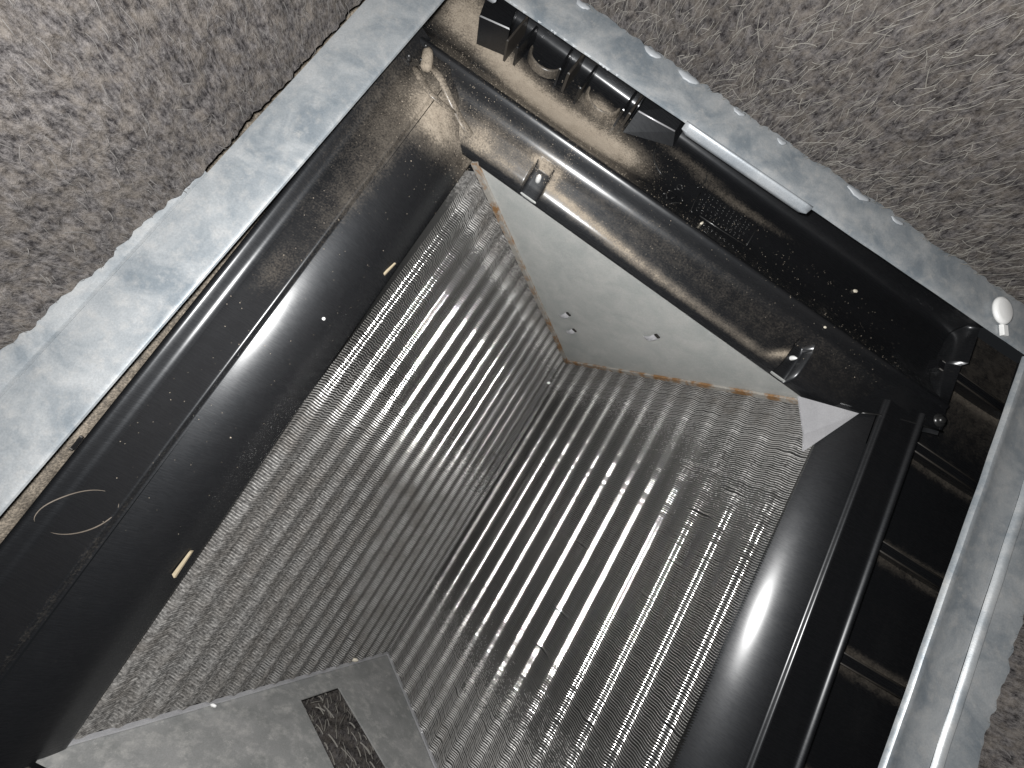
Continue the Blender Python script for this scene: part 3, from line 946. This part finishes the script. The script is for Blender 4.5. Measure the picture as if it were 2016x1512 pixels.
# half round sockets: a dished crescent with a raised shiny rim
for xc, yc, rad in ((-0.1505, 0.266, 0.0135), (-0.1010, 0.266, 0.0145)):
    n = 18
    vs, fs = [], []
    for k in range(n + 1):
        a = math.pi + math.pi * k / n
        for rr, hh in ((1.0, -0.0145), (0.97, -0.0095), (0.90, -0.0080), (0.82, -0.0095), (0.76, -0.0165)):
            vs.append((xc + rad * rr * math.cos(a), yc + rad * 0.8 * rr * math.sin(a), hh))
    for k in range(n):
        for j in range(4):
            q = k * 5 + j
            fs.append((q, q + 5, q + 6, q + 1))
    dd = [dust_at(v[0], v[1]) * 0.5 + 0.25 for v in vs]
    so = mesh_obj('half_round_socket', vs, fs, M_PAN, pan, True, {'dust': np.array(dd)})
b = MB()
b.add([(-0.077, 0.257, -0.0145), (-0.040, 0.270, -0.0125), (-0.040, 0.292, -0.002), (-0.077, 0.292, -0.002), (-0.076, 0.268, -0.0035), (-0.045, 0.2745, -0.0055), (-0.045, 0.292, 0.002), (-0.076, 0.292, 0.002)],
      [(0, 1, 5, 4), (1, 2, 6, 5), (2, 3, 7, 6), (3, 0, 4, 7), (4, 5, 6, 7)])
b.build('wedge_clip', M_PANS, pan)
b = MB(); b.tube([(-0.0755, 0.2678, -0.0032), (-0.0600, 0.2710, -0.0042), (-0.0455, 0.2743, -0.0052)], 0.0006, 6)
b.build('clip_edge', M_BRIGHT, pan, True)

# moulded marks on the trough: two arcs of a ring, a recycling triangle and worn rows of characters
def mark(name, strokes, r=0.00035, lift=0.0002, mat=M_MARK):
    b = MB()
    for st in strokes:
        b.tube([(x, y, far_h(y) + lift) for x, y in st], r, 6)
    return b.build(name, mat, pan, True)
def arcpts(cx, cy, r, a0, a1, n=12, k=1.0):
    return [(cx + r * math.cos(math.radians(a0 + (a1 - a0) * i / n)), cy + k * r * math.sin(math.radians(a0 + (a1 - a0) * i / n))) for i in range(n + 1)]
mark('moulded_arc', [arcpts(-0.0285, 0.2625, 0.0215, 178, 250, 12, 0.72)], 0.00055)
mark('moulded_arc', [arcpts(-0.0285, 0.2640, 0.0235, -28, 18, 10, 0.72)], 0.00045)
mark('recycling_mark', [[(-0.0262, 0.2395), (-0.0268, 0.2360), (-0.0245, 0.2310)], [(-0.0262, 0.2395), (-0.0225, 0.2415)], [(-0.0205, 0.2285), (-0.0150, 0.2352), (-0.0122, 0.2386)],
                        [(-0.0215, 0.2345), (-0.0185, 0.2390)], [(-0.0122, 0.2386), (-0.0150, 0.2415)], [(-0.0285, 0.2340), (-0.0245, 0.2365)],
                        arcpts(-0.0196, 0.2480, 0.0022, 0, 330, 9), [(-0.0222, 0.2440), (-0.0205, 0.2455)]], 0.00040)
st = [[(-0.0035, 0.2540), (-0.0042, 0.2450), (-0.0038, 0.2360), (-0.0022, 0.2350)], [(0.0475, 0.2395), (0.0485, 0.2500), (0.0488, 0.2590)], [(0.004, 0.2368), (0.025, 0.2375), (0.0475, 0.2392)]]
mark('moulded_frame', st, 0.0004)
b = MB()
glyphs = ['0', '1', '2', '5', '7', 'C', 'I']
def glyph(g, x, y, s):
    if g == '0': return [arcpts(x, y, s * .45, 0, 360, 8, 1.5)]
    if g == '1' or g == 'I': return [[(x, y - s * .7), (x, y + s * .7)]]
    if g == '2': return [[(x - s * .4, y + s * .5), (x, y + s * .7), (x + s * .4, y + s * .4), (x - s * .4, y - s * .7), (x + s * .4, y - s * .7)]]
    if g == '5': return [[(x + s * .4, y + s * .7), (x - s * .4, y + s * .7), (x - s * .4, y + s * .1), (x + s * .3, y), (x + s * .3, y - s * .5), (x - s * .4, y - s * .7)]]
    if g == '7': return [[(x - s * .4, y + s * .7), (x + s * .4, y + s * .7), (x - s * .1, y - s * .7)]]
    return [arcpts(x, y, s * .5, 50, 310, 8, 1.4)]
rows = [(0.2560, 0.000, 12, 0.0019), (0.2515, 0.000, 12, 0.0019), (0.2470, 0.000, 12, 0.0019), (0.2415, 0.001, 11, 0.0024), (0.2318, 0.010, 9, 0.0023)]
rr = random.Random(3)
for ry, x0, n, s in rows:
    strokes = []
    for k in range(n):
        strokes += glyph(rr.choice(glyphs), x0 + 0.0038 * k + rr.uniform(-.0004, .0004), ry + 0.02 * 0.0038 * k - (0.0005 * k if ry < 0.235 else 0), s * rr.uniform(.85, 1.05))
    mark('moulded_characters', strokes, 0.00026 if ry > 0.243 else 0.00034, 0.00005)

# two dusty arcs of an ejector ring on the left panel
for a0, a1, rad in ((0.75, 3.0, 0.00034), (3.75, 6.15, 0.00036)):
    pts = []
    for a in np.linspace(a0, a1, 20):
        e, f_ = 0.0165 * math.cos(a), 0.0098 * math.sin(a)
        x, y = -0.2085 + 0.68 * e - 0.73 * f_, -0.1185 + 0.73 * e + 0.68 * f_
        hb = float(np.interp(abs(x), [0.185, 0.1925, 0.1941, 0.1957, 0.215, 0.2186, 0.2214, 0.2248], [-0.0085, -0.0050, -0.0042, -0.0023, -0.0021, -0.0010, 0.0017, 0.0028]))
        pts.append((x, y, hb + 0.0001))
    b = MB()
    b.tube(pts, [rad * (0.25 + 0.75 * math.sin(math.pi * (k + .5) / 20)) for k in range(20)], 6)
    b.build('moulded_arc', M_ARC, pan, True)
# small beige dabs of dirt on the left pocket edge
for x, y, r in ((-0.2335, 0.0330, 0.0028), (-0.2345, -0.086, 0.0035), (-0.2262, 0.0520, 0.002)):
    b = MB(); disc(b, (x, y, -0.0180 if x < -0.231 else -0.003), r, 0.0012, 10, 0.6)
    b.build('dirt_crust', M_DUST, pan, True)

# ------------------------------------------------------------------ loose grit and small debris
PM = Matrix.LocRotScale(Vector((0, 0, -0.030)), Matrix.Rotation(0.035, 3, 'Z').to_quaternion() @ Matrix.Rotation(0.063, 3, 'Y').to_quaternion(), None)
def arc_h(u):
    a = np.array(arc_l[:22])
    return float(np.interp(u, a[::-1, 0], a[::-1, 1]))
def pan_surface(x, y):
    if y > 0.2125: return far_h(y)
    hf = far_h(y) if y > 0.186 else -1
    u = abs(x)
    if u > 0.232: hs = -0.0185
    elif u > 0.1925: hs = -0.0022
    elif u > 0.158: hs = arc_h(u)
    else: hs = -1
    if x > 0 and y > 0.176: hs = -1
    return max(hf, hs)
def on_pan(pts, lift):
    return [(x, y, pan_surface(x, y) + lift) for x, y in pts]
poly_rib(on_pan([(-0.2123, 0.1935), (-0.2065, 0.1900), (-0.2000, 0.1865), (-0.1944, 0.1845), (-0.1875, 0.1870), (-0.1800, 0.1915)], 0.0001), [0.0022, 0.0024, 0.0023, 0.0022, 0.0020, 0.0014])
poly_rib(on_pan([(-0.2045, 0.2010), (-0.1960, 0.1980), (-0.1870, 0.1945), (-0.1758, 0.1908), (-0.1660, 0.1868), (-0.1580, 0.1830)], 0.0001), [0.0024, 0.0026, 0.0026, 0.0027, 0.0029, 0.0032])
poly_rib(on_pan([(-0.2115, 0.2095), (-0.2105, 0.2065), (-0.2085, 0.2025), (-0.2060, 0.1970), (-0.2052, 0.1955)], 0.0016), [0.0022, 0.0036, 0.0039, 0.0037, 0.0024], 'locating_lug', M_PAN, 0.75)
vs, fs = [], []
cnt = 0
while cnt < 4200:
    q = random.random()
    if q < 0.62:
        bx, by, rx, ry, an, w = BLOBS[random.randrange(12)]
        x, y = bx + random.gauss(0, rx * 1.15), by + random.gauss(0, ry * 1.25)
    elif q < 0.80: x, y = random.uniform(-0.21, -0.06), random.uniform(0.186, 0.255)
    elif q < 0.88: x, y = random.uniform(-0.222, -0.165), 0.2 - 0.32 * random.random() ** 2
    else: x, y = random.uniform(-0.05, 0.2), random.uniform(0.186, 0.262)
    h = pan_surface(x, y)
    if h < -0.045 or y > 0.272 or x < -0.235: continue
    r = min(0.0008, abs(random.gauss(0.00010, 0.00012)) + 0.00008)
    c = PM @ Vector((x, y, h + r * 0.4))
    o = len(vs)
    a = random.uniform(0, 6.28)
    for k in range(3):
        vs.append((c.x + r * math.cos(a + 2.094 * k), c.y + r * math.sin(a + 2.094 * k), c.z - r * .5))
    vs.append((c.x + r * random.uniform(-.3, .3), c.y + r * random.uniform(-.3, .3), c.z + r * .8))
    fs += [(o, o + 1, o + 3), (o + 1, o + 2, o + 3), (o + 2, o, o + 3)]
    cnt += 1
gr = mesh_obj('loose_grit', np.array(vs), np.array(fs), M_DUST, None)
tag(gr, 'fine beige grit scattered over the black pan', 'grit', kind='stuff')

def pebble(name, label, cat, c, sz, rz, mat, seed):
    n, m = 10, 6
    vs, fs = [], []
    for i in range(m + 1):
        ph = math.pi * i / m
        for k in range(n):
            th = 2 * math.pi * k / n
            v = Vector((math.sin(ph) * math.cos(th), math.sin(ph) * math.sin(th), math.cos(ph)))
            v *= 1 + 0.28 * mnoise.noise(v * 1.9 + Vector((seed, 0, 0)))
            v = Vector((v.x * sz[0], v.y * sz[1], v.z * sz[2]))
            v = Matrix.Rotation(rz, 3, 'Z') @ v
            vs.append(tuple(v))
    for i in range(m):
        for k in range(n):
            a, b_ = i * n + k, i * n + (k + 1) % n
            fs.append((a, b_, b_ + n, a + n))
    o = mesh_obj(name, vs, fs, mat, None, True, loc=tuple(c))
    return tag(o, label, cat)

def sliver(label, c, L, w, t, rz, tilt, mat):
    b = MB()
    p = [(-L, -w, -t), (L, -w * .6, -t), (L * .92, w * .7, -t), (-L * .9, w, -t), (-L, -w * .8, t), (L * .96, -w * .5, t * .8), (L * .88, w * .5, t * .7), (-L * .86, w * .8, t)]
    b.hexa(p)
    o = b.build('wood_sliver', mat, None, loc=tuple(c), rot=(0, tilt, rz))
    return tag(o, label, 'sliver', 'slivers along the left rail')
a_ = math.pi / 2
sliver('short pale sliver at the upper edge of the left fins', PM @ Vector((-0.1628, 0.0800, arc_h(0.1630) + 0.0008)), 0.0060, 0.0009, 0.0006, a_ - 0.1, 0.1, M_WOOD)
sliver('longer cream sliver lower down between the left rail and the fins', PM @ Vector((-0.1632, -0.1330, arc_h(0.1632) + 0.0010)), 0.0080, 0.0013, 0.0007, a_ + 0.05, 0.05, M_WOOD)
pebble('grit_grain', 'round white speck on the shiny left rail beside the finned coil', 'grain', PM @ Vector((-0.1735, 0.0270, arc_h(0.1735) + 0.0004)), (0.0011, 0.0011, 0.0008), 0.2, M_WHITE, 1)
pebble('grit_grain', 'oblong cream grain beside the worn moulded characters', 'grain', PM @ Vector((0.0071, 0.2300, far_h(0.2300) + 0.0006)), (0.0019, 0.0009, 0.0008), 1.2, M_GRAIN, 2)
pebble('grit_grain', 'white grain in the valley of the coil below the far plate', 'grain', (-0.0075, 0.1290, -0.2990), (0.0028, 0.0019, 0.0016), 0.6, M_WHITE, 3)
pebble('foam_crumb', 'cream crumb on the top edge of the slotted plate', 'crumb', (-0.0330, -0.2435, -0.2640), (0.0042, 0.0018, 0.0016), 0.3, M_GRAIN, 4)
pebble('grit_grain', 'white chip lying on the left edge of the slotted plate', 'grain', (-0.1105, -0.2470, -0.1310), (0.0024, 0.0012, 0.0009), 0.2, M_WHITE, 5)
pebble('grit_grain', 'pale crumb high on the dark wall of the trough', 'grain', PM @ Vector((0.1450, 0.2620, far_h(0.2620) + 0.0008)), (0.0020, 0.0015, 0.0010), 0.2, M_GRAIN, 6)
pebble('grit_grain', 'pale grain on the ridge above the right screw notch', 'grain', PM @ Vector((0.1230, 0.2090, far_h(0.2090) + 0.0006)), (0.0012, 0.0010, 0.0008), 0.2, M_GRAIN, 7)

# white plastic tab clipped over the flange at the right corner
tb = tag(empty('plastic_tab', (0.1935, 0.2560, 0.0012), (0, 0, 0.45)), 'white oval plastic tab clipped over the flange at the right corner', 'plastic tab')
n = 26
vs, fs = [], []
for lay, (z, sc) in enumerate(((0.0, 0.97), (0.0012, 1.0), (0.0024, 0.93), (0.0030, 0.75))):
    for k in range(n):
        a = 2 * math.pi * k / n
        vs.append((0.0068 * sc * math.cos(a), 0.0098 * sc * math.sin(a) + 0.008, z))
for l in range(3):
    for k in range(n):
        a, b_ = l * n + k, l * n + (k + 1) % n
        fs.append((a, b_, b_ + n, a + n))
fs += [tuple(range(3 * n, 4 * n)), tuple(range(n - 1, -1, -1))]
mesh_obj('oval_head', vs, fs, M_WHITE, tb, True)
b = MB(); b.box((0.0012, -0.0052, 0.0004), (0.0042, 0.0075, 0.0022), None, 0.0005)
b.build('neck', M_WHITE, tb)
